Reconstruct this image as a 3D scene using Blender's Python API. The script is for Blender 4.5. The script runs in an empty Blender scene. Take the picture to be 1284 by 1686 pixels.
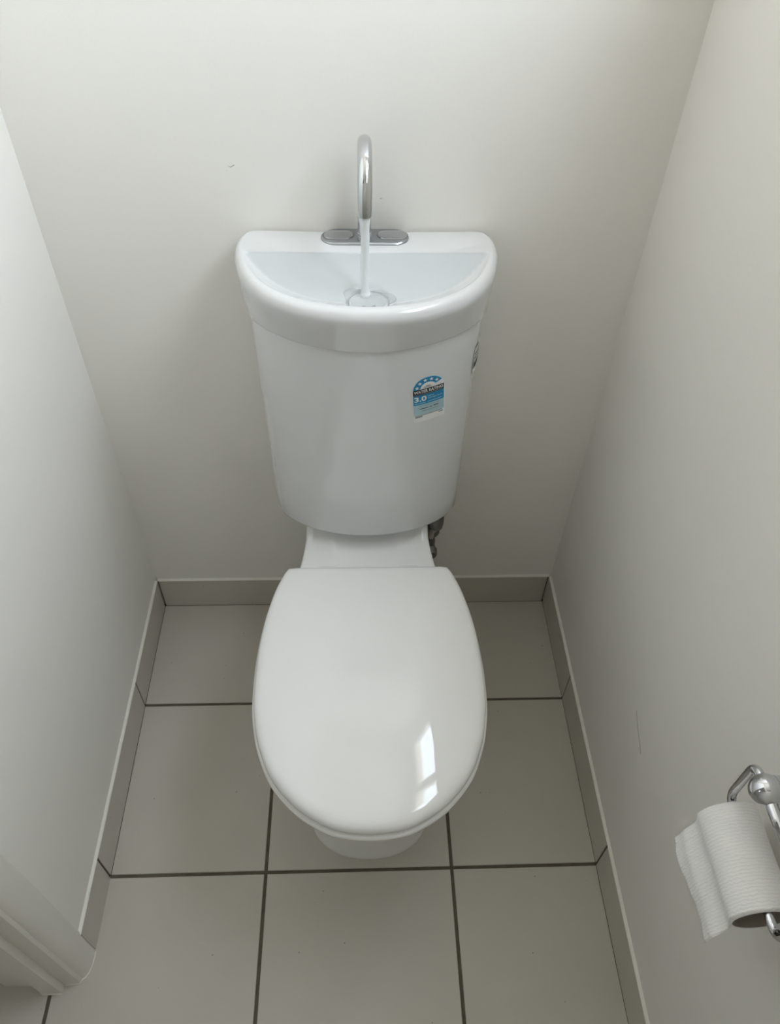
import bpy, bmesh, math, random
from mathutils import Vector, Matrix

# ------------------------------------------------------------------ scene, camera, light
SC = bpy.context.scene
COL = SC.collection
PI = math.pi
random.seed(7)

SC.view_settings.view_transform = 'Standard'
SC.view_settings.look = 'None'
SC.view_settings.gamma = 1.0
SC.view_settings.use_curve_mapping = False
SC.view_settings.exposure = 0.0
SC.cycles.adaptive_threshold = 0.02
SC.cycles.max_bounces = 7
SC.cycles.diffuse_bounces = 5
SC.cycles.glossy_bounces = 4
SC.cycles.caustics_reflective = False
SC.cycles.caustics_refractive = False

def make_camera():
    pitch, yaw, roll = 0.82585669, 0.05649956, 0.03306106
    pos = Vector((-0.01220783, -1.0658591, 1.46531491))
    fw = Vector((math.sin(yaw)*math.cos(pitch), math.cos(yaw)*math.cos(pitch), -math.sin(pitch)))
    rt = Vector((math.cos(yaw), -math.sin(yaw), 0))
    up = rt.cross(fw)
    r2 = rt*math.cos(roll) + up*math.sin(roll)
    u2 = -rt*math.sin(roll) + up*math.cos(roll)
    m = Matrix((r2, u2, -fw)).transposed().to_4x4()
    m.translation = pos
    cd = bpy.data.cameras.new('camera')
    cd.sensor_fit = 'VERTICAL'
    cd.sensor_height = 24.0
    cd.lens = 24.0*1267.0/1686.0
    cd.clip_start = 0.01
    ob = bpy.data.objects.new('camera', cd)
    COL.objects.link(ob)
    ob.matrix_world = m
    SC.camera = ob
make_camera()

SKY = 13.7
def make_world():
    w = bpy.data.worlds.new('overcast_sky')
    SC.world = w
    w.use_nodes = True
    nt = w.node_tree
    nt.nodes.clear()
    out = nt.nodes.new('ShaderNodeOutputWorld')
    bg = nt.nodes.new('ShaderNodeBackground')
    tc = nt.nodes.new('ShaderNodeTexCoord')
    sp = nt.nodes.new('ShaderNodeSeparateXYZ')
    mr = nt.nodes.new('ShaderNodeMapRange')
    mr.inputs['From Min'].default_value = -0.06
    mr.inputs['From Max'].default_value = 0.06
    mx = nt.nodes.new('ShaderNodeMix')
    mx.data_type = 'RGBA'
    mx.inputs[6].default_value = (0.66, 0.66, 0.64, 1)      # ground outside
    mx.inputs[7].default_value = (0.84, 0.94, 1.06, 1)       # overcast sky
    nt.links.new(tc.outputs['Generated'], sp.inputs[0])
    nt.links.new(sp.outputs['Z'], mr.inputs['Value'])
    nt.links.new(mr.outputs['Result'], mx.inputs[0])
    nt.links.new(mx.outputs[2], bg.inputs['Color'])
    bg.inputs['Strength'].default_value = SKY
    nt.links.new(bg.outputs[0], out.inputs['Surface'])
make_world()

# window in the right wall (above the picture) and small unseen hall opening added for fill: where daylight enters
WIN = dict(y0=-0.79, y1=-0.08, z0=1.43, z1=2.17)
HALL_X = -1.75
HALL_FILL = dict(y0=-1.32, y1=-1.10, z0=1.35, z1=1.75)
def portal(name, loc, rot, sx, sy):
    ld = bpy.data.lights.new(name, 'AREA')
    ld.shape = 'RECTANGLE'
    ld.size, ld.size_y = sx, sy
    ld.cycles.is_portal = True
    ob = bpy.data.objects.new(name, ld)
    COL.objects.link(ob)
    ob.location = loc
    ob.rotation_euler = rot
portal('window_daylight', (0.47, (WIN['y0']+WIN['y1'])/2, (WIN['z0']+WIN['z1'])/2), (0, PI/2, 0), WIN['z1']-WIN['z0'], WIN['y1']-WIN['y0'])
portal('hall_fill_portal', (HALL_X-0.12, (HALL_FILL['y0']+HALL_FILL['y1'])/2, (HALL_FILL['z0']+HALL_FILL['z1'])/2), (0, -PI/2, 0), HALL_FILL['z1']-HALL_FILL['z0'], HALL_FILL['y1']-HALL_FILL['y0'])

# ------------------------------------------------------------------ materials
def new_mat(name):
    m = bpy.data.materials.new(name)
    m.use_nodes = True
    nt = m.node_tree
    return m, nt, nt.nodes['Principled BSDF']

def mat(name, col, rough=0.5, metal=0.0, coat=0.0, noise=0.0, nscale=8.0, bump=0.0, bscale=200.0, spec=0.5, trans=0.0, ior=1.5):
    m, nt, p = new_mat(name)
    p.inputs['Base Color'].default_value = (*col, 1)
    p.inputs['Roughness'].default_value = rough
    p.inputs['Metallic'].default_value = metal
    p.inputs['Coat Weight'].default_value = coat
    p.inputs['Coat Roughness'].default_value = 0.04
    p.inputs['Specular IOR Level'].default_value = spec
    p.inputs['Transmission Weight'].default_value = trans
    p.inputs['IOR'].default_value = ior
    tc = nt.nodes.new('ShaderNodeTexCoord')
    if noise > 0:
        n = nt.nodes.new('ShaderNodeTexNoise')
        n.inputs['Scale'].default_value = nscale
        n.inputs['Detail'].default_value = 5
        cr = nt.nodes.new('ShaderNodeMix')
        cr.data_type = 'RGBA'
        cr.inputs[6].default_value = (*[c*(1-noise) for c in col], 1)
        cr.inputs[7].default_value = (*[min(1, c*(1+noise)) for c in col], 1)
        nt.links.new(tc.outputs['Object'], n.inputs['Vector'])
        nt.links.new(n.outputs['Fac'], cr.inputs[0])
        nt.links.new(cr.outputs[2], p.inputs['Base Color'])
    if bump > 0:
        n2 = nt.nodes.new('ShaderNodeTexNoise')
        n2.inputs['Scale'].default_value = bscale
        n2.inputs['Detail'].default_value = 3
        b = nt.nodes.new('ShaderNodeBump')
        b.inputs['Strength'].default_value = bump
        b.inputs['Distance'].default_value = 0.001
        nt.links.new(tc.outputs['Object'], n2.inputs['Vector'])
        nt.links.new(n2.outputs['Fac'], b.inputs['Height'])
        nt.links.new(b.outputs['Normal'], p.inputs['Normal'])
    return m

M_WALL = mat('wall_paint', (0.848, 0.822, 0.768), 0.45, noise=0.012, nscale=3, bump=0.12, bscale=260)
M_CEIL = mat('ceiling_paint', (0.88, 0.87, 0.85), 0.7, noise=0.01)
M_TRIM = mat('trim_paint', (0.76, 0.735, 0.67), 0.35, noise=0.02, nscale=10)
M_CAULK = mat('caulk', (0.80, 0.78, 0.70), 0.5, noise=0.06, nscale=40)
M_GROUT = mat('grout', (0.135, 0.112, 0.082), 0.9, noise=0.35, nscale=60, bump=0.3, bscale=500)
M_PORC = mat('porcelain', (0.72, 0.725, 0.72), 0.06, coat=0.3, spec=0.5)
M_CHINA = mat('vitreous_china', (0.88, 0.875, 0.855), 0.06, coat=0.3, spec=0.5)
M_GREYPORC = mat('grey_porcelain', (0.60, 0.625, 0.63), 0.05, coat=0.4, spec=0.5)  # porcelain painted greyer to match the bowl floor, used for the drain
M_LID = mat('lid_plastic', (0.85, 0.845, 0.825), 0.035, coat=0.0, spec=0.5)
M_CHROME = mat('chrome', (0.60, 0.61, 0.63), 0.05, metal=1.0)
M_SATIN = mat('satin_chrome', (0.42, 0.44, 0.46), 0.28, metal=1.0)
M_DARKMETAL = mat('dark_metal', (0.22, 0.215, 0.20), 0.35, metal=0.8)
M_HOSE = mat('braided_hose', (0.60, 0.52, 0.48), 0.45, metal=0.4, bump=0.4, bscale=900)
M_BUTTON = mat('button_chrome', (0.55, 0.57, 0.59), 0.22, metal=1.0)
M_SLOT = mat('drain_slot', (0.16, 0.17, 0.17), 0.4)
M_FRAMEW = mat('window_frame_white', (0.8, 0.8, 0.8), 0.4)
M_CARD = mat('core_card', (0.30, 0.26, 0.21), 0.9, noise=0.1, nscale=80)
M_HAIR = mat('hair', (0.40, 0.37, 0.31), 0.5)
M_SCUFF = mat('scuff', (0.38, 0.37, 0.34), 0.8)
M_LWHITE = mat('label_white', (0.80, 0.80, 0.78), 0.35)
M_LBLUE = mat('label_blue', (0.015, 0.235, 0.45), 0.3)
M_LPALE = mat('label_pale_blue', (0.40, 0.56, 0.60), 0.35)
M_LBLACK = mat('label_black', (0.012, 0.012, 0.014), 0.35)
M_LGREY = mat('label_grey_print', (0.30, 0.33, 0.33), 0.4)
M_LCYAN = mat('label_edge_cyan', (0.42, 0.68, 0.80), 0.35)

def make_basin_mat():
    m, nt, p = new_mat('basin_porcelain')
    at = nt.nodes.new('ShaderNodeAttribute'); at.attribute_name = 'bowl_tone'
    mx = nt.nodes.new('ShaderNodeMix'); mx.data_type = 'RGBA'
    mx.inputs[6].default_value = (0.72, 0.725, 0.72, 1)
    mx.inputs[7].default_value = (0.585, 0.61, 0.615, 1)  # bowl floor darkened in its colour to set it off from the rim
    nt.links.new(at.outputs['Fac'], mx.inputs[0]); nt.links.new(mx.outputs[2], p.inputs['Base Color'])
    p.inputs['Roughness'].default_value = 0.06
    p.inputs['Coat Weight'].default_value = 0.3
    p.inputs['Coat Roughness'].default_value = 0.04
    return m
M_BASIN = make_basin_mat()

def make_tile_mat():
    m, nt, p = new_mat('floor_tile')
    tc = nt.nodes.new('ShaderNodeTexCoord')
    n = nt.nodes.new('ShaderNodeTexNoise')
    n.inputs['Scale'].default_value = 6
    n.inputs['Detail'].default_value = 6
    mx = nt.nodes.new('ShaderNodeMix'); mx.data_type = 'RGBA'
    mx.inputs[6].default_value = (0.53, 0.497, 0.432, 1)
    mx.inputs[7].default_value = (0.59, 0.557, 0.49, 1)
    v = nt.nodes.new('ShaderNodeTexVoronoi')
    v.inputs['Scale'].default_value = 45
    lt = nt.nodes.new('ShaderNodeMath'); lt.operation = 'LESS_THAN'
    lt.inputs[1].default_value = 0.06
    n3 = nt.nodes.new('ShaderNodeTexNoise')
    n3.inputs['Scale'].default_value = 14
    gt = nt.nodes.new('ShaderNodeMath'); gt.operation = 'GREATER_THAN'
    gt.inputs[1].default_value = 0.56
    mu = nt.nodes.new('ShaderNodeMath'); mu.operation = 'MULTIPLY'
    mx2 = nt.nodes.new('ShaderNodeMix'); mx2.data_type = 'RGBA'
    mx2.inputs[7].default_value = (0.30, 0.28, 0.24, 1)
    L = nt.links.new
    for t in (n, v, n3):
        L(tc.outputs['Object'], t.inputs['Vector'])
    L(n.outputs['Fac'], mx.inputs[0])
    L(v.outputs['Distance'], lt.inputs[0])
    L(n3.outputs['Fac'], gt.inputs[0])
    L(lt.outputs[0], mu.inputs[0]); L(gt.outputs[0], mu.inputs[1])
    L(mu.outputs[0], mx2.inputs[0]); L(mx.outputs[2], mx2.inputs[6])
    L(mx2.outputs[2], p.inputs['Base Color'])
    p.inputs['Roughness'].default_value = 0.38
    nb = nt.nodes.new('ShaderNodeTexNoise'); nb.inputs['Scale'].default_value = 120
    b = nt.nodes.new('ShaderNodeBump'); b.inputs['Strength'].default_value = 0.12; b.inputs['Distance'].default_value = 0.001
    L(tc.outputs['Object'], nb.inputs['Vector']); L(nb.outputs['Fac'], b.inputs['Height']); L(b.outputs['Normal'], p.inputs['Normal'])
    return m
M_TILE = make_tile_mat()

def make_glass():
    m = bpy.data.materials.new('window_glass'); m.use_nodes = True
    nt = m.node_tree; nt.nodes.clear()
    o = nt.nodes.new('ShaderNodeOutputMaterial')
    t = nt.nodes.new('ShaderNodeBsdfTransparent')
    g = nt.nodes.new('ShaderNodeBsdfGlossy'); g.inputs['Roughness'].default_value = 0.02
    x = nt.nodes.new('ShaderNodeMixShader')
    x.inputs[0].default_value = 0.05
    nt.links.new(t.outputs[0], x.inputs[1]); nt.links.new(g.outputs[0], x.inputs[2])
    nt.links.new(x.outputs[0], o.inputs[0])
    return m
M_GLASS = make_glass()

def make_water(name, opacity, col=(0.86, 0.89, 0.89)):
    m = bpy.data.materials.new(name); m.use_nodes = True
    nt = m.node_tree; nt.nodes.clear()
    o = nt.nodes.new('ShaderNodeOutputMaterial')
    t = nt.nodes.new('ShaderNodeBsdfTransparent')
    p = nt.nodes.new('ShaderNodeBsdfPrincipled')
    p.inputs['Base Color'].default_value = (*col, 1)
    p.inputs['Roughness'].default_value = 0.15
    p.inputs['Subsurface Weight'].default_value = 0.0
    n = nt.nodes.new('ShaderNodeTexNoise'); n.inputs['Scale'].default_value = 90
    tc = nt.nodes.new('ShaderNodeTexCoord')
    b = nt.nodes.new('ShaderNodeBump'); b.inputs['Strength'].default_value = 0.35; b.inputs['Distance'].default_value = 0.002
    nt.links.new(tc.outputs['Object'], n.inputs['Vector']); nt.links.new(n.outputs['Fac'], b.inputs['Height']); nt.links.new(b.outputs['Normal'], p.inputs['Normal'])
    x = nt.nodes.new('ShaderNodeMixShader'); x.inputs[0].default_value = opacity
    nt.links.new(t.outputs[0], x.inputs[1]); nt.links.new(p.outputs[0], x.inputs[2]); nt.links.new(x.outputs[0], o.inputs[0])
    return m
M_WATER = make_water('aerated_water', 0.85)
M_POOL = make_water('shallow_water', 0.22, (0.92, 0.94, 0.94))

def make_paper():
    m, nt, p = new_mat('tissue_paper')
    p.inputs['Base Color'].default_value = (0.91, 0.90, 0.88, 1)
    p.inputs['Roughness'].default_value = 0.95
    p.inputs['Specular IOR Level'].default_value = 0.1
    tc = nt.nodes.new('ShaderNodeTexCoord')
    mp = nt.nodes.new('ShaderNodeMapping')
    w = nt.nodes.new('ShaderNodeTexWave')
    w.wave_type = 'BANDS'; w.bands_direction = 'Y'
    w.inputs['Scale'].default_value = 95
    w.inputs['Distortion'].default_value = 3.6
    w.inputs['Detail'].default_value = 2
    w.inputs['Detail Scale'].default_value = 2.6
    b = nt.nodes.new('ShaderNodeBump'); b.inputs['Strength'].default_value = 0.55; b.inputs['Distance'].default_value = 0.0006
    L = nt.links.new
    L(tc.outputs['Object'], mp.inputs['Vector']); L(mp.outputs[0], w.inputs['Vector'])
    L(w.outputs['Fac'], b.inputs['Height']); L(b.outputs['Normal'], p.inputs['Normal'])
    return m
M_PAPER = make_paper()

# ------------------------------------------------------------------ helpers
def obj(name, verts, faces, m, parent=None, smooth=False, sharp=None):
    me = bpy.data.meshes.new(name)
    me.from_pydata([tuple(v) for v in verts], [], [tuple(f) for f in faces])
    me.materials.append(m)
    bm = bmesh.new(); bm.from_mesh(me)
    bmesh.ops.recalc_face_normals(bm, faces=bm.faces)
    bm.to_mesh(me); bm.free()
    if smooth:
        for p in me.polygons:
            p.use_smooth = True
        if sharp is not None:
            me.set_sharp_from_angle(angle=math.radians(sharp))
    me.update()
    o = bpy.data.objects.new(name, me)
    COL.objects.link(o)
    if parent is not None:
        adopt(o, parent)
    return o

def adopt(o, parent):
    o.parent = parent
    if parent.type == 'EMPTY':
        o.matrix_parent_inverse = Matrix.Translation(-parent.location)

def thing(name, label, cat, loc):
    e = bpy.data.objects.new(name, None)
    e.empty_display_size = 0.05
    COL.objects.link(e)
    e.location = loc
    e['label'] = label; e['category'] = cat
    return e

def tag(o, label, cat, group=None):
    o['label'] = label; o['category'] = cat
    if group: o['group'] = group
    return o

def struct(o, label=None):
    o['kind'] = 'structure'
    if label: o['label'] = label
    return o

class MB:
    def __init__(s): s.v = []; s.f = []
    def add(s, verts, faces):
        n = len(s.v)
        s.v += [Vector(v) for v in verts]
        s.f += [tuple(i+n for i in f) for f in faces]
        return s
    def box(s, x0, x1, y0, y1, z0, z1):
        v = [(x, y, z) for z in (z0, z1) for y in (y0, y1) for x in (x0, x1)]
        return s.add(v, [(0,2,3,1), (4,5,7,6), (0,1,5,4), (2,6,7,3), (0,4,6,2), (1,3,7,5)])
    def bbox(s, x0, x1, y0, y1, z0, z1, b):
        """box with bevelled top edges and vertical corners (tile)"""
        r0 = [(x0,y0,z0),(x1,y0,z0),(x1,y1,z0),(x0,y1,z0)]
        r1 = [(x0,y0,z1-b),(x1,y0,z1-b),(x1,y1,z1-b),(x0,y1,z1-b)]
        r2 = [(x0+b,y0+b,z1),(x1-b,y0+b,z1),(x1-b,y1-b,z1),(x0+b,y1-b,z1)]
        return s.loft([r0, r1, r2], caps=True)
    def loft(s, rings, caps=False, closed=True):
        n = len(rings[0]); v = []; f = []
        for r in rings: v += r
        for i in range(len(rings)-1):
            for j in range(n if closed else n-1):
                k = (j+1) % n
                f.append((i*n+j, i*n+k, (i+1)*n+k, (i+1)*n+j))
        if caps:
            f.append(tuple(range(n-1, -1, -1)))
            f.append(tuple(range((len(rings)-1)*n, len(rings)*n)))
        return s.add(v, f)
    def tube(s, pts, rad, seg=20, caps=True):
        pts = [Vector(p) for p in pts]
        if not isinstance(rad, (list, tuple)): rad = [rad]*len(pts)
        rings = []
        t0 = (pts[1]-pts[0]).normalized()
        a = Vector((0,0,1)) if abs(t0.z) < 0.9 else Vector((1,0,0))
        u = t0.cross(a).normalized()
        for i, p in enumerate(pts):
            if i == 0: t = pts[1]-pts[0]
            elif i == len(pts)-1: t = pts[-1]-pts[-2]
            else: t = (pts[i+1]-p).normalized() + (p-pts[i-1]).normalized()
            t.normalize()
            u = (u - t*u.dot(t)).normalized()
            w = t.cross(u)
            rings.append([p + (u*math.cos(2*PI*k/seg) + w*math.sin(2*PI*k/seg))*rad[i] for k in range(seg)])
        return s.loft(rings, caps=caps)
    def prism(s, poly, z0, z1):
        return s.loft([[(x, y, z0) for x, y in poly], [(x, y, z1) for x, y in poly]], caps=True)
    def build(s, name, m, parent=None, smooth=False, sharp=None):
        return obj(name, s.v, s.f, m, parent, smooth, sharp)

def catmull(pts, n=8):
    out = []
    P = [Vector(p) for p in pts]
    P = [P[0]*2-P[1]] + P + [P[-1]*2-P[-2]]
    for i in range(1, len(P)-2):
        a, b, c, d = P[i-1], P[i], P[i+1], P[i+2]
        for k in range(n):
            t = k/n
            out.append(0.5*((2*b) + (c-a)*t + (2*a-5*b+4*c-d)*t*t + (3*b-a-3*c+d)*t**3))
    out.append(P[-2])
    return out

def closed_outline(half, n=8):
    """half: (x>=0,y) points from front centre to back; mirrored to a closed polygon"""
    P = [Vector((-half[1][0], half[1][1]))] + [Vector(h) for h in half]
    h = catmull(P, n)[n:]
    left = [Vector((-p.x, p.y)) for p in h[1:]]
    return h + left[::-1]

def radial(poly, C, thetas):
    C = Vector(C); out = []
    n = len(poly)
    for th in thetas:
        d = Vector((math.cos(th), math.sin(th))); best = None
        for i in range(n):
            a = poly[i]-C; b = poly[(i+1) % n]-C; e = b-a
            den = d.x*e.y - d.y*e.x
            if abs(den) < 1e-12: continue
            t = (a.x*e.y - a.y*e.x)/den
            u = (a.x*d.y - a.y*d.x)/den
            if t > 0 and -1e-9 <= u <= 1+1e-9 and (best is None or t > best): best = t
        out.append(best)
    return out

def smoothstep(a, b, x):
    t = max(0.0, min(1.0, (x-a)/(b-a)))
    return t*t*(3-2*t)

def arc_pts(c, r, a0, a1, n, ax1, ax2):
    c = Vector(c); ax1 = Vector(ax1); ax2 = Vector(ax2)
    return [c + (ax1*math.cos(a0+(a1-a0)*i/n) + ax2*math.sin(a0+(a1-a0)*i/n))*r for i in range(n+1)]

def fillet_path(pts, r, n=8):
    P = [Vector(p) for p in pts]; out = [P[0]]
    for i in range(1, len(P)-1):
        a = (P[i-1]-P[i]); b = (P[i+1]-P[i])
        rr = min(r, a.length*0.49, b.length*0.49)
        p0 = P[i]+a.normalized()*rr; p1 = P[i]+b.normalized()*rr
        for k in range(n+1):
            t = k/n
            out.append(p0*(1-t)**2 + P[i]*2*t*(1-t) + p1*t*t)
    out.append(P[-1])
    return out

# ------------------------------------------------------------------ room
XL, XR = -0.4695, 0.4183          # wall faces
TL, TR = -0.4642, 0.4130          # skirting tile faces
TY = -0.0053
BBH = 0.0915
Y1, Y2, Y3, Y4 = -0.2591, -0.5975, -0.9335, -1.2695
GX0, GX1 = -0.188, 0.148
GXL = -0.524
CEIL = 2.40
YF = -1.62
DOOR_Y = -0.7505

# back wall
wall_back = struct(MB().box(-0.60, 0.56, 0.0, 0.12, 0, CEIL).build('wall_back', M_WALL))
# right wall with the window opening
w = WIN
b = MB()
b.box(XR, XR+0.07, YF, 0.0, 0, w['z0'])
b.box(XR, XR+0.07, YF, 0.0, w['z1'], CEIL)
b.box(XR, XR+0.07, YF, w['y0'], w['z0'], w['z1'])
b.box(XR, XR+0.07, w['y1'], 0.0, w['z0'], w['z1'])
struct(b.build('wall_right', M_WALL))
# left wall with the doorway
b = MB()
b.box(-0.595, XL, DOOR_Y, 0.0, 0, CEIL)
b.box(-0.595, XL, YF, DOOR_Y, 2.06, CEIL)
struct(b.build('wall_left', M_WALL))
# front wall (behind the camera) and hall walls
struct(MB().box(HALL_X, 0.56, YF-0.12, YF, 0, CEIL).build('wall_front', M_WALL))
b = MB()
h = HALL_FILL
b.box(HALL_X-0.12, HALL_X, YF, 0.12, 0, h['z0'])
b.box(HALL_X-0.12, HALL_X, YF, 0.12, h['z1'], CEIL)
b.box(HALL_X-0.12, HALL_X, h['y1'], 0.12, h['z0'], h['z1'])
b.box(HALL_X-0.12, HALL_X, YF, h['y0'], h['z0'], h['z1'])
struct(b.build('wall_hall', M_WALL))
struct(MB().box(HALL_X, -0.60, 0.0, 0.12, 0, CEIL).build('wall_hall_end', M_WALL))
struct(MB().box(HALL_X-0.12, 0.56, YF-0.12, 0.12, CEIL, CEIL+0.1).build('ceiling', M_CEIL))

# floor: grout bed + tiles
floor = struct(MB().box(HALL_X-0.12, 0.56, YF-0.12, 0.12, -0.06, -0.0022).build('floor', M_GROUT))
G = 0.0030
def tile(x0, x1, y0, y1):
    b = MB(); b.bbox(x0, x1, y0, y1, -0.0021, 0.0, 0.0008)
    b.build('tile', M_TILE, floor)
cols_in = [(TL+0.0002, GX0-G), (GX0+G, GX1-G), (GX1+G, TR-0.0002)]
for (x0, x1) in cols_in:
    tile(x0, x1, Y1+G, TY-0.0002)
    tile(x0, x1, Y2+G, Y1-G)
xs = [HALL_X]
g = GXL
cols = []
while g - 0.336 > HALL_X: g -= 0.336
edges = [HALL_X]
while g < GX1+0.01:
    edges.append(g); g += 0.336
edges.append(TR-0.0002+G)
rows = [(Y3, Y2), (Y4, Y3), (YF, Y4)]
for r, (ya, yb) in enumerate(rows):
    for a, c in zip(edges[:-1], edges[1:]):
        tile(a+G, c-G, ya+G, yb-G)
for a, c in zip(edges[:-1], edges[1:]):
    if c < -0.5:
        tile(a+G, c-G, Y2+G, Y1-G); tile(a+G, c-G, Y1+G, -0.002)

# skirting tiles
GB = 0.0023
def skirt(name, axis, segs, wall, face):
    lo, hi = min(s[0] for s in segs), max(s[1] for s in segs)
    sgn = 1 if face > wall else -1
    mid = wall + (face-wall)*0.62
    def bx(a, c, p, q, z0, z1, bev=None):
        p, q = min(p, q), max(p, q)
        bb = MB()
        if axis == 'y': bb.box(p, q, a, c, z0, z1)
        else: bb.box(a, c, p, q, z0, z1)
        return bb
    base = struct(bx(lo, hi, wall, mid, 0.0, BBH).build(name, M_GROUT))
    for a, c in segs:
        o = bx(a+GB, c-GB, mid, face, 0.0004, BBH).build('tile', M_TILE, base)
        mod = o.modifiers.new('bevel', 'BEVEL'); mod.width = 0.0005; mod.segments = 2
    # painted bead of filler along the top edge
    n = 60; rings = []
    rnd = random.Random(hash(name) % 1000 if False else len(name)*7)
    for i in range(n+1):
        t = lo+(hi-lo)*i/n
        e = rnd.uniform(-0.0003, 0.0003); z = rnd.uniform(-0.0002, 0.0002)
        prof = [(wall, BBH), (face-sgn*0.0004, BBH), (face-sgn*0.0004+e*0.4, BBH+0.0008), (mid+e, BBH+0.0020+z), (wall, BBH+0.0034+z)]
        rings.append([(p, t, zz) if axis == 'y' else (t, p, zz) for p, zz in prof])
    MB().loft(rings, caps=True).build('caulk_bead', M_CAULK, base, smooth=True, sharp=50)
    return base
skirt('baseboard_left', 'y', [(Y1, TY), (Y2, Y1), (-0.7160, Y2)], XL, TL)
skirt('baseboard_right', 'y', [(Y1, TY), (Y2, Y1), (Y3, Y2), (Y4, Y3), (YF, Y4)], XR, TR)
skirt('baseboard_back', 'x', [(TL, GX0), (GX0, GX1), (GX1, TR)], 0.0, TY)

# door lining and architrave (left)
cas = [(-0.4693, -0.7090), (-0.4665, -0.7120), (-0.4645, -0.7165), (-0.4640, -0.7250), (-0.4643, -0.7330), (-0.4655, -0.7410), (-0.4680, -0.7485), (-0.4720, -0.7545), (-0.4760, -0.7570), (-0.4760, -0.7507), (-0.4693, -0.7507)]
casing = struct(MB().prism(cas, 0.0, 2.10).build('trim_1', M_TRIM, smooth=True, sharp=40))
jam = [(-0.4762, -0.7508), (-0.4762, -0.7590), (-0.4785, -0.7625), (-0.4830, -0.7635), (-0.5030, -0.7650), (-0.5030, -0.7755), (-0.5045, -0.7770), (-0.5365, -0.7770), (-0.5380, -0.7755), (-0.5395, -0.7655), (-0.6000, -0.7640), (-0.6000, -0.7508)]
jamb = struct(MB().prism(jam, 0.0, 2.04).build('trim_2', M_TRIM, smooth=True, sharp=30))
def grow(poly, c, k):
    return [(c[0]+(x-c[0])*k, c[1]+(y-c[1])*k) for x, y in poly]
bead = [(-0.4640, -0.7165), (-0.4628, -0.7165), (-0.4624, -0.7255), (-0.4630, -0.7345), (-0.4645, -0.7425), (-0.4672, -0.7500), (-0.4712, -0.7562), (-0.4760, -0.7592), (-0.4800, -0.7650), (-0.5045, -0.7665), (-0.5045, -0.7790), (-0.5365, -0.7790), (-0.5400, -0.7765), (-0.5410, -0.7640), (-0.4780, -0.7600), (-0.4660, -0.7400)]
MB().prism(bead, 0.0, 0.0022).build('caulk_bead', M_CAULK, jamb)

# window
wz0, wz1, wy0, wy1 = w['z0'], w['z1'], w['y0'], w['y1']
fx0, fx1 = XR+0.004, XR+0.036
fr = MB(); t = 0.038
fr.box(fx0, fx1, wy0, wy1, wz0, wz0+t); fr.box(fx0, fx1, wy0, wy1, wz1-t, wz1)
fr.box(fx0, fx1, wy0, wy0+t, wz0+t, wz1-t); fr.box(fx0, fx1, wy1-t, wy1, wz0+t, wz1-t)
ym = (wy0+wy1)/2
fr.box(fx0, fx1, ym-0.024, ym+0.024, wz0+t, wz1-t)
win = struct(fr.build('window_1', M_FRAMEW))
for a, c in ((wy0+t, ym-0.024), (ym+0.024, wy1-t)):
    MB().box(fx0+0.018, fx0+0.022, a, c, wz0+t, wz1-t).build('pane', M_GLASS, win)
MB().box(XR-0.020, XR, wy0-0.02, wy1+0.02, wz0-0.022, wz0-0.004).build('window_sill', M_FRAMEW, win)
fr = MB(); t = 0.06
fr.box(HALL_X-0.09, HALL_X-0.05, h['y0'], h['y1'], h['z0'], h['z0']+t); fr.box(HALL_X-0.09, HALL_X-0.05, h['y0'], h['y1'], h['z1']-t, h['z1'])
fr.box(HALL_X-0.09, HALL_X-0.05, h['y0'], h['y0']+t, h['z0']+t, h['z1']-t); fr.box(HALL_X-0.09, HALL_X-0.05, h['y1']-t, h['y1'], h['z0']+t, h['z1']-t)
fill_win = struct(fr.build('hall_fill_window', M_FRAMEW))  # unseen hall window, added as weak fill light through the doorway
MB().box(HALL_X-0.073, HALL_X-0.068, h['y0']+t, h['y1']-t, h['z0']+t, h['z1']-t).build('pane', M_GLASS, fill_win)

# ------------------------------------------------------------------ toilet
TOI = thing('toilet', 'white close-coupled toilet with hand basin built into the cistern top', 'toilet', (0, -0.30, 0))

# --- pan
FOOT = [(0,-.575), (.045,-.569), (.080,-.551), (.101,-.525), (.110,-.490), (.112,-.40), (.108,-.25), (.106,-.12), (.104,-.03)]
RIM = [(0,-.680), (.058,-.669), (.098,-.645), (.131,-.607), (.151,-.563), (.161,-.518), (.164,-.45), (.160,-.38), (.150,-.32), (.135,-.265), (.1215,-.215), (.1135,-.16), (.109,-.10), (.107,-.03)]
Cp = (0, -0.36)
N = 144
TH = [2*PI*i/N for i in range(N)]
rf = radial(closed_outline(FOOT), Cp, TH)
rr = radial(closed_outline(RIM), Cp, TH)
prof = [(0.0, 0, .002), (0.0, 0, .004), (.012, 0, .003), (.016, 0, 0), (.10, .02, -.003), (.17, .08, -.004), (.23, .22, -.004), (.28, .42, -.003), (.32, .64, 0), (.35, .82, 0), (.372, .94, 0), (.388, 1.0, 0), (.394, 1.0, -.0012), (.398, 1.0, -.004), (.400, 1.0, -.009)]
rings = []
def deck(y, z):
    return z + 0.034*smoothstep(-0.152, -0.118, y) if z > .396 else z + 0.034*smoothstep(-0.152, -0.118, y)*smoothstep(.33, .396, z)
for z, k, e in prof:
    ring = []
    for th, a, c in zip(TH, rf, rr):
        r = a+(c-a)*k+e
        x, y = Cp[0]+r*math.cos(th), Cp[1]+r*math.sin(th)
        ring.append((x, y, deck(y, z)))
    rings.append(ring)
for s in (.92, .84, .74, .6, .45, .3, .15, .05):
    ring = []
    for th, c in zip(TH, rr):
        r = (c-.009)*s
        x, y = Cp[0]+r*math.cos(th), Cp[1]+r*math.sin(th)
        ring.append((x, y, deck(y, .400)))
    rings.append(ring)
MB().loft(rings, caps=True).build('pan', M_CHINA, TOI, smooth=True, sharp=60)

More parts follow.
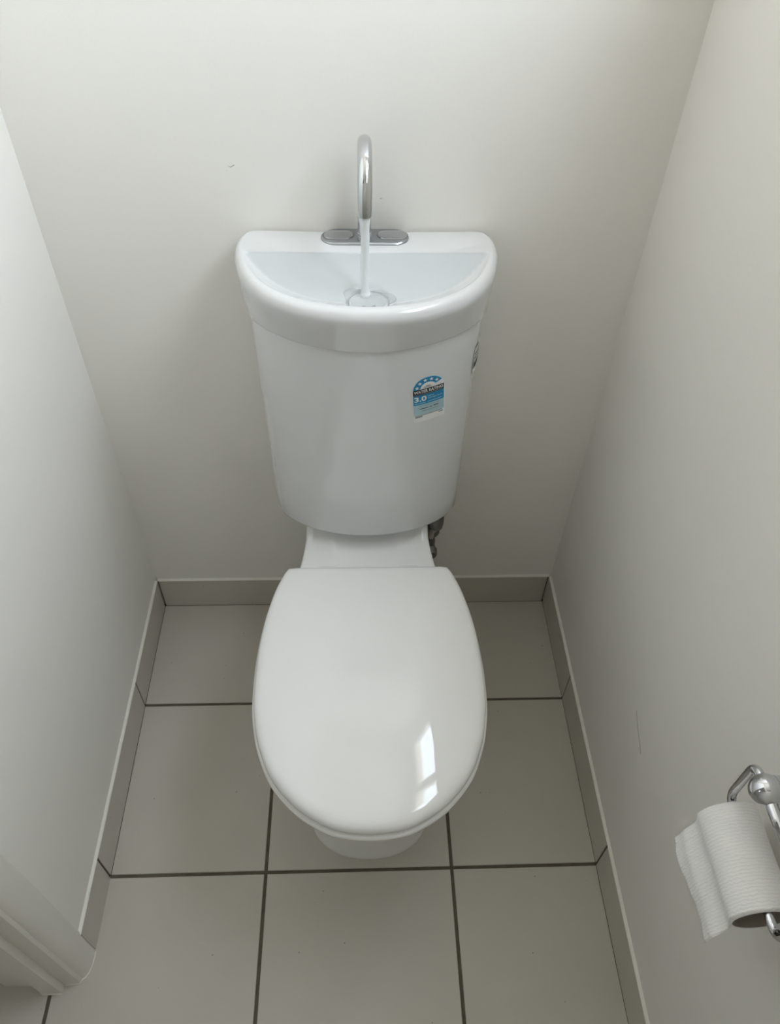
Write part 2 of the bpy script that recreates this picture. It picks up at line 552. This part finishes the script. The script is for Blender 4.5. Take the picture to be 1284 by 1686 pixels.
# --- seat and lid
LID = [(0,-.690), (.030,-.688), (.060,-.680), (.102,-.654), (.138,-.614), (.159,-.568), (.1685,-.53), (.1735,-.49), (.174,-.42), (.168,-.353), (.1555,-.293), (.143,-.258), (.1385,-.2485), (.131,-.2445), (.10,-.2440), (.05,-.2440)]
def closed_to_back(half):
    return closed_outline(half)
Cl = (0, -0.46)
rl = radial(closed_to_back(LID), Cl, TH)
def pol(C, r, th, z): return (C[0]+r*math.cos(th), C[1]+r*math.sin(th), z)
DOME = 0.0195
def lid_r(c, e): return c+e
rings = []
for e, z in ((-.012, .4235), (-.004, .4235), (-.0012, .4250), (0, .4285), (-.0006, .4325), (-.0025, .4365), (-.006, .4398), (-.011, .4420)):
    rings.append([pol(Cl, c+e, th, z) for c, th in zip(rl, TH)])
for s in (.97, .92, .86, .78, .68, .57, .45, .33, .2, .08):
    rings.append([pol(Cl, (c-.011)*s, th, .4420 + DOME*(1-s**2.0)) for c, th in zip(rl, TH)])
MB().loft(rings, caps=True).build('lid', M_LID, TOI, smooth=True, sharp=60)
rings = []
for e, z in ((.0005, .4085), (.0035, .4115), (.0035, .4170), (.0015, .4205), (-.004, .4220), (-.052, .4220), (-.056, .4150), (-.052, .4020), (-.006, .4020), (.0005, .4085)):
    rings.append([pol(Cl, c+e, th, z) for c, th in zip(rl, TH)])
MB().loft(rings).build('seat', M_LID, TOI, smooth=True, sharp=60)
for sx in (-1, 1):
    MB().tube([(sx*.070-.016, -.236, .4135), (sx*.070+.016, -.236, .4135)], .0085, 16).build('hinge', M_LID, TOI, smooth=True, sharp=50)

# --- cistern tank
TB = [(0,-.180), (.03,-.1785), (.06,-.173), (.09,-.164), (.12,-.1495), (.141,-.134), (.154,-.118), (.1615,-.100), (.1645,-.083), (.1665,-.05), (.1675,-.004)]
TT = [(0,-.1965), (.03,-.1945), (.06,-.1875), (.09,-.1760), (.12,-.1585), (.145,-.1370), (.159,-.1180), (.1685,-.0960), (.1735,-.0740), (.1770,-.04), (.1780,-.004)]
Ct = (0, -0.09)
NT = 160
THT = [2*PI*i/NT for i in range(NT)]
tb = radial(closed_outline(TB), Ct, THT)
tt = radial(closed_outline(TT), Ct, THT)
ZB, ZT = .437, .846
rings = []
for z, e in ((ZB, -.010), (ZB+.0012, -.005), (ZB+.004, -.0018), (ZB+.009, 0)):
    rings.append([pol(Ct, a+e, th, z) for a, th in zip(tb, THT)])
for i in range(1, 13):
    k = i/12
    rings.append([pol(Ct, a+(c-a)*k, th, ZB+.009+(ZT+.02-ZB-.009)*k) for a, c, th in zip(tb, tt, THT)])
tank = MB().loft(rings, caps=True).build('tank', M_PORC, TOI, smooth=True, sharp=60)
def tank_y(x, z):
    """front surface of the tank at x, z"""
    k = max(0, min(1, (z-ZB-.009)/(ZT+.02-ZB-.009)))
    lo, hi = -PI/2, (0.0 if x >= 0 else -PI)
    for _ in range(40):
        m = (lo+hi)/2
        i = (m % (2*PI))/(2*PI)*NT
        i0 = int(i) % NT; i1 = (i0+1) % NT; f = i-int(i)
        r = (tb[i0]*(1-f)+tb[i1]*f)*(1-k) + (tt[i0]*(1-f)+tt[i1]*f)*k
        if abs(r*math.cos(m)) < abs(x): lo = m
        else: hi = m
    return Ct[1]+r*math.sin(m)

# --- basin moulding
BB0 = [(0,-.2010), (.03,-.1990), (.06,-.1920), (.10,-.1755), (.137,-.1505), (.160,-.1255), (.1735,-.0980), (.1800,-.0720), (.1835,-.04), (.1840,-.004)]
BB1 = [(0,-.2225), (.03,-.2205), (.06,-.2140), (.09,-.2035), (.13,-.1785), (.156,-.1490), (.1740,-.1140), (.1835,-.0800), (.1875,-.0500), (.1865,-.0290), (.1820,-.0130), (.1760,-.0045), (.168,-.0015), (.14,-.0012), (.07,-.0012)]
BIN = [(0,-.2030), (.03,-.2010), (.06,-.1945), (.09,-.1845), (.123,-.1625), (.146,-.1360), (.1605,-.1070), (.1690,-.0800), (.1715,-.0680)]
Cb = (0, -0.115)
inner_front = []
hp = catmull([(-BIN[1][0], BIN[1][1])]+BIN, 8)[8:]
inner_front = [Vector((-p.x, p.y)) for p in hp[1:]][::-1] + hp      # open curve left back -> front -> right back
YBK = -0.0655
inner_poly = [Vector((p.x, p.y)) for p in inner_front] + [Vector((0.166, YBK)), Vector((-0.166, YBK))]
th_set = [2*PI*i/260 for i in range(260)]
for c in ((.1715, -.068), (.166, YBK), (-.166, YBK), (-.1715, -.068)):
    th_set.append(math.atan2(c[1]-Cb[1], c[0]-Cb[0]) % (2*PI))
THB = sorted(set(round(t, 5) for t in th_set))
b0 = radial(closed_outline(BB0), Cb, THB)
b1 = radial(closed_outline(BB1), Cb, THB)
bi = radial(inner_poly, Cb, THB)
ZR = .9185
rings = []
rings.append([pol(Cb, a-.010, th, .8440) for a, th in zip(b0, THB)])
rings.append([pol(Cb, a-.0025, th, .8432) for a, th in zip(b0, THB)])
rings.append([pol(Cb, a-.0006, th, .8442) for a, th in zip(b0, THB)])
for k, z in ((.03, .847), (.35, .866), (.7, .885), (.93, .898)):
    rings.append([pol(Cb, a+(c-a)*k, th, z) for a, c, th in zip(b0, b1, THB)])
for e, z in ((0, .9045), (-.0007, .9090), (-.0026, .9134), (-.0052, .9164), (-.0085, .9182), (-.0105, ZR)):
    rings.append([pol(Cb, c+e, th, z) for c, th in zip(b1, THB)])
def opening(th): # softened lip of the basin
    return 0
def dist_front(p):
    best = 9
    for a, c in zip(inner_front[:-1], inner_front[1:]):
        e = c-a; t = max(0, min(1, (p-a).dot(e)/e.length_squared))
        d = (p-(a+e*t)).length
        if d < best: best = d
    return best
DX, DY, DZ = 0.001, -0.1640, .8985
def basin_z(x, y):
    d = dist_front(Vector((x, y)))
    zp = ZR - .0025 - .175*(YBK - y)
    zw = ZR - .0020 - .52*d
    k = .0035
    h_ = max(0, k-abs(zp-zw))/k
    z = max(zp, zw) + h_*h_*k*0.25
    q = math.hypot(x-DX, y-DY)
    t_ = smoothstep(.0370, .0275, q) if q > .0275 else 1.0
    t_ = 1.0-smoothstep(.0275, .0370, q)
    return z*(1-t_) + min(z, DZ)*t_
rings.append([pol(Cb, c+.0020, th, ZR) for c, th in zip(bi, THB)])
rings.append([pol(Cb, c+.0004, th, ZR-.0008) for c, th in zip(bi, THB)])
for s in (.985, .965, .94, .91, .88, .85, .82, .79, .76, .73, .70, .67, .64, .61, .58, .54, .50, .45, .40, .34, .27, .19, .10, .03):
    ring = []
    for c, th in zip(bi, THB):
        x, y = Cb[0]+c*s*math.cos(th), Cb[1]+c*s*math.sin(th)
        ring.append((x, y, basin_z(x, y)))
    rings.append(ring)
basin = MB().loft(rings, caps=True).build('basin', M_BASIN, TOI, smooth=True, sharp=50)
# greyer tone painted on the sloping bowl floor: contrast the lighting does not give
att = basin.data.attributes.new('bowl_tone', 'FLOAT', 'POINT')
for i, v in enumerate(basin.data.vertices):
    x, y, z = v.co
    bowl_tone = 0.0
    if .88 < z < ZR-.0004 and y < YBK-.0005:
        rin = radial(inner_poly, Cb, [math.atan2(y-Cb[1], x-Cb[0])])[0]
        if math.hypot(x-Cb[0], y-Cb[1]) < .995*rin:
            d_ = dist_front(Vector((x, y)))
            bowl_tone = smoothstep(-.0012, .0016, (ZR-.0025-.175*(YBK-y)) - (ZR-.0020-.52*d_))
    att.data[i].value = bowl_tone

# --- drain in the basin
def ring_on(r, dz, n=48): return [(DX+r*math.cos(2*PI*i/n), DY+r*math.sin(2*PI*i/n), DZ+dz) for i in range(n)]
b = MB(); b.loft([ring_on(.0272, .0001), ring_on(.0265, .0010), ring_on(.0240, .0012), ring_on(.0215, .0002), ring_on(.012, .0001), ring_on(.002, .0001)])
dr = b.build('drain', M_GREYPORC, TOI, smooth=True, sharp=60)
b = MB(); b.loft([ring_on(.0279, .0002), ring_on(.0277, .0012), ring_on(.0270, .0013), ring_on(.0267, .0008)])
b.build('drain_ring', M_SATIN, dr, smooth=True)
for a0 in (-2.05, -1.55, -1.05):
    pts = [(DX+.013*math.cos(a0+i*.06), DY+.013*math.sin(a0+i*.06), DZ+.0010) for i in range(-3, 4)]
    MB().tube(pts, .0016, 8).build('drain_slot', M_SLOT, dr, smooth=True)

# --- flush plate with two buttons
def stadium(cx, cy, wx, wy, z, ex=1.0, n=14):
    r = wy/2; L = wx/2-r; out = []
    for i in range(n+1):
        a = -PI/2+PI*i/n; out.append((cx+L+r*math.cos(a)*ex, cy+r*math.sin(a), z))
    for i in range(n+1):
        a = PI/2+PI*i/n; out.append((cx-L+r*math.cos(a)*ex, cy+r*math.sin(a), z))
    return out
PX, PY = -.0025, -.0265
b = MB()
b.loft([stadium(PX, PY, .126, .044, ZR), stadium(PX, PY, .126, .044, ZR+.0016), stadium(PX, PY, .1235, .0415, ZR+.0030), stadium(PX, PY, .119, .037, ZR+.0036)], caps=True)
plate = b.build('flush_plate', M_SATIN, TOI, smooth=True, sharp=40)
for bx_ in (-.0405, .0370):
    b = MB()
    z = ZR+.0036
    b.loft([stadium(bx_, PY+.001, .0450, .0265, z-.0005), stadium(bx_, PY+.001, .0450, .0265, z+.0002), stadium(bx_, PY+.001, .0436, .0250, z+.0003)], caps=True)
    o = b.build('button_gap', M_SLOT, plate, smooth=True, sharp=40)
    b = MB()
    b.loft([stadium(bx_, PY+.001, .0432, .0246, z), stadium(bx_, PY+.001, .0432, .0246, z+.0005), stadium(bx_, PY+.001, .0420, .0234, z+.0014), stadium(bx_, PY+.001, .0370, .0186, z+.0005), stadium(bx_, PY+.001, .020, .006, z+.0006)], caps=True)
    b.build('flush_button', M_BUTTON, plate, smooth=True, sharp=50)

# --- gooseneck tap
TX, TYB, TYS = -.0035, -.0345, -.1420
R = (TYB-TYS)/2
ZC = 1.0725-R
RT = .0093
pts = [(TX, TYB, ZR+.0036), (TX, TYB, .95), (TX, TYB, .99)]
pts += arc_pts((TX, (TYB+TYS)/2, ZC), R, 0, PI, 28, (0, 1, 0), (0, 0, 1))
pts += [(TX, TYS, ZC-.005), (TX, TYS, 1.0090)]
b = MB(); b.tube(pts, RT, 28, caps=False)
b.tube([(TX, TYS, 1.0090), (TX, TYS, 1.0080), (TX, TYS, 1.0100), (TX, TYS, 1.0185)], [RT, RT-.0022, RT-.0028, RT-.0028], 28, caps=False)
tap = b.build('tap', M_CHROME, TOI, smooth=True, sharp=50)
for k in range(3):
    z = ZR+.0045+k*.0034
    MB().tube([(TX, TYB, z), (TX, TYB, z+.0006), (TX, TYB, z+.0018), (TX, TYB, z+.0024)], [RT, RT+.0009, RT+.0009, RT], 28).build('tap_collar', M_CHROME, tap, smooth=True, sharp=50)

# ------------------------------------------------------------------ rating label on the tank
LX0, LX1 = .0655, .1135
LZ0, LZ1 = .7000, .7860
W = LX1-LX0; HT = LZ1-LZ0
def on_tank(u, v, e):
    """u 0..1 across, v 0..1 up -> on the tank surface, e in front"""
    x = LX0+u*W+.0040-.0072*v; z = LZ0+v*HT
    y = tank_y(x, z)
    y2 = tank_y(x+.002, z)
    n = Vector((y2-y, -.002, 0)).normalized()
    return (x+n.x*e, y+n.y*e, z)
def patch(name, uv_rows, m, parent, e):
    """rows of equal length of (u,v)"""
    n = len(uv_rows[0]); v = []; f = []
    for r in uv_rows: v += [on_tank(a, c, e) for a, c in r]
    for i in range(len(uv_rows)-1):
        for j in range(n-1):
            f.append((i*n+j, i*n+j+1, (i+1)*n+j+1, (i+1)*n+j))
    return obj(name, v, f, m, parent, True)
def rect(name, u0, u1, v0, v1, m, parent, e, n=8):
    return patch(name, [[(u0+(u1-u0)*j/n, v) for j in range(n+1)] for v in (v0, v1)], m, parent, e)
ASP = W/HT
AH = .257/.5
VB = .745                       # where the arch starts
def arch(name, ru, m, parent, e, ri=0.0, a0=0.0, a1=PI, cut=0):
    n = 36; rows = [[], []]
    for i in range(n+1):
        a = a1+(a0-a1)*i/n
        for row, r in ((0, ri), (1, ru)):
            rows[row].append((.5+r*math.cos(a), VB+r*math.sin(a)*AH))
    return patch(name, rows, m, parent, e)
# white backing, one continuous sheet
n = 24
rows = [[(j/n, 0) for j in range(n+1)], [(j/n, VB) for j in range(n+1)], [(j/n, VB+math.sqrt(max(0, 1-((j/n-.5)/.5)**2))*.5*AH) for j in range(n+1)]]
lab = patch('rating_label', rows, M_LWHITE, TOI, .0004)
lab['label'] = 'blue and white water rating sticker'
arch('label_border', .492, M_LCYAN, lab, .00055, ri=.24, a0=.42, a1=PI)
arch('label_arch', .470, M_LBLUE, lab, .0007, ri=.26, a0=.48, a1=PI)
for k in range(5):
    a = 2.90-k*.535
    cu, cv = .5+.365*math.cos(a), VB+.365*math.sin(a)*AH
    star = []
    for i in range(10):
        r = .072 if i % 2 == 0 else .030
        t_ = PI/2+i*PI/5
        star.append((cu+r*math.cos(t_), cv+r*math.sin(t_)*ASP))
    v = [on_tank(cu, cv, .0009)]+[on_tank(p, q, .0009) for p, q in star]
    obj('star', v, [(0, 1+i, 1+(i+1) % 10) for i in range(10)], M_LWHITE, lab)
rect('label_band', .015, .985, .618, VB, M_LBLACK, lab, .0007)
rect('label_band', .015, .985, .400, .618, M_LBLUE, lab, .0007)
rect('label_band', .015, .985, .390, .400, M_LCYAN, lab, .0007)
rect('label_band', .015, .985, .167, .390, M_LPALE, lab, .0007)
def text_on(name, body, u0, u1, v0, v1, m, parent, e, bold=0.0):
    cu = bpy.data.curves.new(name, 'FONT'); cu.body = body; cu.offset = bold
    cu.resolution_u = 3
    to = bpy.data.objects.new(name, cu); COL.objects.link(to)
    dg = bpy.context.evaluated_depsgraph_get()
    me = bpy.data.meshes.new_from_object(to.evaluated_get(dg))
    COL.objects.unlink(to); bpy.data.objects.remove(to); bpy.data.curves.remove(cu)
    xs = [v.co.x for v in me.vertices]; ys = [v.co.y for v in me.vertices]
    x0, x1, y0, y1 = min(xs), max(xs), min(ys), max(ys)
    vs = [on_tank(u0+(v.co.x-x0)/(x1-x0)*(u1-u0), v0+(v.co.y-y0)/(y1-y0)*(v1-v0), e) for v in me.vertices]
    fs = [tuple(p.vertices) for p in me.polygons]
    bpy.data.meshes.remove(me)
    return obj(name, vs, fs, m, parent)
text_on('lettering', 'WATER RATING', .045, .955, .662, .728, M_LWHITE, lab, .0009, .02)
text_on('lettering', '3.0', .05, .43, .478, .592, M_LWHITE, lab, .0009, .03)
text_on('lettering', 'Litres', .47, .66, .552, .590, M_LCYAN, lab, .0009, 0)
text_on('lettering', 'average flush', .47, .93, .495, .538, M_LCYAN, lab, .0009, 0)
# lines of print too small to read
for (a, c, v0, th_, mm) in ((.05, .93, .634, .009, M_LGREY), (.05, .40, .432, .012, M_LCYAN), (.45, .93, .440, .010, M_LCYAN), (.20, .84, .362, .012, M_LGREY), (.20, .48, .298, .014, M_LBLACK), (.52, .60, .300, .014, M_LBLACK), (.64, .80, .304, .018, M_LBLACK), (.24, .80, .245, .012, M_LGREY), (.05, .93, .148, .010, M_LGREY), (.05, .28, .110, .028, M_LGREY), (.80, .95, .105, .024, M_LGREY)):
    rect('print_line', a, c, v0, v0+th_, mm, lab, .0009, 4)
for (a, c, d, e2) in ((.34, .62, .765, .010), (.38, .58, .785, .010), (.42, .56, .805, .010)):
    rect('print_line', a, c, d, d+e2, M_LGREY, lab, .0009, 4)

# sticker on the side of the tank, seen edge on
def side_pt(y, z, e):
    k = (z-ZB-.009)/(ZT+.02-ZB-.009)
    lo, hi = -PI/2+.05, PI/2-.05
    for _ in range(40):
        m = (lo+hi)/2
        i = (m % (2*PI))/(2*PI)*NT; i0 = int(i) % NT; i1 = (i0+1) % NT; f = i-int(i)
        r = (tb[i0]*(1-f)+tb[i1]*f)*(1-k)+(tt[i0]*(1-f)+tt[i1]*f)*k
        if Ct[1]+r*math.sin(m) < y: lo = m
        else: hi = m
    return (r*math.cos(m)+e, y, z)
def side_rect(name, y0, y1, z0, z1, m, parent, e):
    n = 6; v = []; f = []
    for z in (z0, z1):
        v += [side_pt(y0+(y1-y0)*j/n, z, e) for j in range(n+1)]
    for j in range(n): f.append((j, j+1, n+2+j, n+1+j))
    return obj(name, v, f, m, parent, True)
ss = side_rect('side_sticker', -.116, -.086, .742, .790, M_LWHITE, TOI, .0012)
ss['label'] = 'small white sticker with black print'
for (z0, z1) in ((.752, .764), (.770, .773), (.778, .781)):
    side_rect('print_line', -.1145, -.088, z0, z1, M_LBLACK, ss, .0016)

# ------------------------------------------------------------------ running water
WX, WY = TX, TYS
zhit = basin_z(WX, WY-.004)
b = MB()
npt = 24; pts = []; rad = []
for i in range(npt+1):
    t = i/npt; z = 1.015-(1.015-zhit-.001)*t
    pts.append((WX+.0010*math.sin(t*7)*t, WY-.004*t*t, z))
    rad.append(.0068-.0012*smoothstep(0, .25, t)+.00025*math.sin(t*23)-.0002*t)
rad[-1] = .0085; rad[-2] = .0065
b.tube(pts, rad, 20)
stream = b.build('water_stream', M_WATER, None, smooth=True, sharp=70)
tag(stream, 'stream of running water falling from the chrome tap into the basin', 'water')
b = MB(); rings = []
for r, dz in ((.0325, .0004), (.0305, .0022), (.027, .0026), (.021, .0022), (.015, .0034), (.010, .0030), (.004, .0040)):
    ring = []
    for i in range(56):
        a = 2*PI*i/56
        k = 1+.10*math.sin(3*a+.6)+.07*math.sin(5*a+2)
        x, y = WX+.004+r*k*math.cos(a)*1.05, -.158+r*k*math.sin(a)*.75
        ring.append((x, y, basin_z(x, y)+dz+.0004*math.sin(7*a+r*400)))
    rings.append(ring)
b.loft(rings, caps=True)
tag(b.build('water_splash', M_POOL, None, smooth=True), 'shallow splash of water around the drain where the stream lands', 'water')

# ------------------------------------------------------------------ stop valve behind the pan
VX, VZ = .1315, .249
SV = thing('stop_valve', 'dark metal water stop valve and hose behind the toilet pan', 'valve', (VX, 0, VZ))
MB().tube([(VX, -.0005, VZ), (VX, -.004, VZ), (VX, -.007, VZ)], [.022, .022, .012], 24).build('escutcheon', M_DARKMETAL, SV, smooth=True, sharp=40)
MB().tube([(VX, -.006, VZ), (VX, -.036, VZ), (VX, -.050, VZ)], [.0090, .0090, .0105], 20).build('valve_body', M_DARKMETAL, SV, smooth=True, sharp=40)
MB().tube([(VX, -.040, VZ), (VX, -.042, VZ+.018), (VX, -.042, VZ+.026)], [.009, .009, .0075], 20).build('outlet', M_DARKMETAL, SV, smooth=True, sharp=40)
MB().tube([(VX, -.050, VZ), (VX, -.053, VZ), (VX, -.066, VZ), (VX, -.069, VZ)], [.008, .013, .012, .010], 24).build('handle', M_DARKMETAL, SV, smooth=True, sharp=40)
hp_ = catmull([(VX, -.042, VZ+.024), (VX, -.048, VZ+.05), (.1290, -.085, .345), (.1275, -.120, .392), (.1275, -.125, .404)], 8)
MB().tube(hp_, .0050, 14).build('hose', M_HOSE, SV, smooth=True)
MB().tube([(.1275, -.125, .400), (.1275, -.125, .403), (.1275, -.125, .416), (.1275, -.125, .4366)], [.007, .0115, .0130, .0130], 20).build('hose_nut', M_DARKMETAL, SV, smooth=True, sharp=60)

# ------------------------------------------------------------------ roll holder on the right wall
HX = .370
ZTOP, ZBAR = .7575, .6800
YA, YB_ = -.7515, -.8880
BY = -.7775
RH = thing('roll_holder', 'chrome wire toilet roll holder with ball joint on the right wall', 'roll holder', (XR, BY, ZTOP))
# loop of wire
path = [(HX, BY-.004, ZTOP), (HX, YA, ZTOP), (HX, YA, ZBAR), (HX, YB_, ZBAR), (HX, YB_, ZTOP), (HX, BY-.055, ZTOP)]
fp = fillet_path(path, .018, 8)
MB().tube(fp, .0046, 16).build('wire_loop', M_CHROME, RH, smooth=True, sharp=60)
MB().tube([(HX, BY-.008, ZTOP), (HX, BY-.034, ZTOP), (HX, BY-.0375, ZTOP), (HX, BY-.058, ZTOP)], [.0060, .0060, .0048, .0048], 18).build('sleeve', M_CHROME, RH, smooth=True, sharp=40)
sph = MB()
rs = []
for i in range(1, 18):
    a = PI*i/18
    rs.append((HX-.0160*math.cos(a), .0160*math.sin(a)))
sph.tube([(x, BY, ZTOP) for x, r in rs], [r for x, r in rs], 28)
sph.build('ball', M_CHROME, RH, smooth=True, sharp=70)
MB().tube([(HX+.008, BY, ZTOP), (HX+.018, BY, ZTOP), (HX+.034, BY, ZTOP), (XR-.005, BY, ZTOP), (XR, BY, ZTOP)], [.0140, .0132, .0155, .0225, .0240], 28).build('wall_post', M_CHROME, RH, smooth=True, sharp=50)

# ------------------------------------------------------------------ toilet roll
RO, RI = .0305, .0262
ROLLC = Vector((HX+.002, 0, ZBAR+.0046-RI))
RY0, RY1 = -.8640, -.7600
TR_ = thing('toilet_roll', 'nearly used up white toilet paper roll with a loose hanging sheet', 'toilet roll', (ROLLC.x, (RY0+RY1)/2, ROLLC.z-RO))
def cyl_ring(r, y, n=56):
    return [(ROLLC.x+r*math.cos(2*PI*i/n), y, ROLLC.z+r*math.sin(2*PI*i/n)) for i in range(n)]
rg = [cyl_ring(RI+.0012, RY0), cyl_ring(RO-.0012, RY0), cyl_ring(RO, RY0+.0012)]
for i in range(1, 12): rg.append(cyl_ring(RO+.0003*math.sin(i*2.1), RY0+(RY1-RY0)*i/12))
rg += [cyl_ring(RO, RY1-.0012), cyl_ring(RO-.0012, RY1), cyl_ring(RI+.0012, RY1), cyl_ring(RI+.0012, RY0)]
MB().loft(rg).build('paper', M_PAPER, TR_, smooth=True, sharp=50)
rg = [cyl_ring(RI+.0011, RY0+.0004), cyl_ring(RI, RY0+.0004), cyl_ring(RI, RY1-.0004), cyl_ring(RI+.0011, RY1-.0004), cyl_ring(RI+.0011, RY0+.0004)]
MB().loft(rg).build('core', M_CARD, TR_, smooth=True, sharp=50)
# loose sheet
NU, NV = 34, 80
verts = []; faces = []
for j in range(NV+1):
    t = j/NV
    for i in range(NU+1):
        s = i/NU
        y = RY0+.0005+(RY1-RY0-.001)*s
        arc_len = (PI+1.2)*(RO+.0006)
        drop = .070+.0015*math.sin(s*9+1)+.0008*math.sin(s*31) - .007*(1-s)
        total = arc_len+drop
        l = t*total
        if l < arc_len:
            a = -1.2+(PI+1.2)*(l/arc_len)*1.0
            rr_ = RO+.0006
            x, z = ROLLC.x+rr_*math.cos(a), ROLLC.z+rr_*math.sin(a)
            wv = 0
        else:
            q = (l-arc_len)
            x, z = ROLLC.x-RO-.0006, ROLLC.z-q
            k = smoothstep(0, .05, q)
            wv = k*(.0016*math.sin(s*6.5+.4)+.0022*math.sin(q*105+s*1.2+.6)+.0006*math.sin(s*17+q*60)) - .007*smoothstep(.02, .075, q) + (.0050*math.sin(PI*q/.046) if q < .046 else 0)
            y += -.004*k*(1-s)
        verts.append((x+wv, y, z))
for j in range(NV):
    for i in range(NU):
        a = j*(NU+1)+i
        faces.append((a, a+1, a+NU+2, a+NU+1))
sh = obj('hanging_sheet', verts, faces, M_PAPER, TR_, True)
md = sh.modifiers.new('thickness', 'SOLIDIFY'); md.thickness = .0004; md.offset = 0

# ------------------------------------------------------------------ small marks
hr = catmull([(XR-.0006, -.4905, .3760), (XR-.0006, -.4975, .3700), (XR-.0007, -.5080, .3645), (XR-.0006, -.5200, .3580), (XR-.0006, -.5320, .3540), (XR-.0006, -.5480, .3440)], 8)
tag(MB().tube(hr, .00032, 6).build('hair', M_HAIR, None, smooth=True), 'fine dark hair stuck to the right wall above the skirting tiles', 'hair')

def mark(pts, r):
    MB().tube(pts, r, 6).build('scuff_mark', M_SCUFF, wall_back, smooth=True)
mark([(-.1905, .0003, 1.0090), (-.1860, .0002, 1.0065), (-.1815, .0002, 1.0090), (-.1790, .0003, 1.0100)], [.0002, .0006, .0007, .0002])
mark([(-.1935, .0003, 1.0010), (-.1900, .0003, 1.0022)], [.0003, .0004])
mark([(.0190, .0004, .9640), (.0205, .0003, .9643), (.0222, .0004, .9640)], [.0004, .0010, .0004])
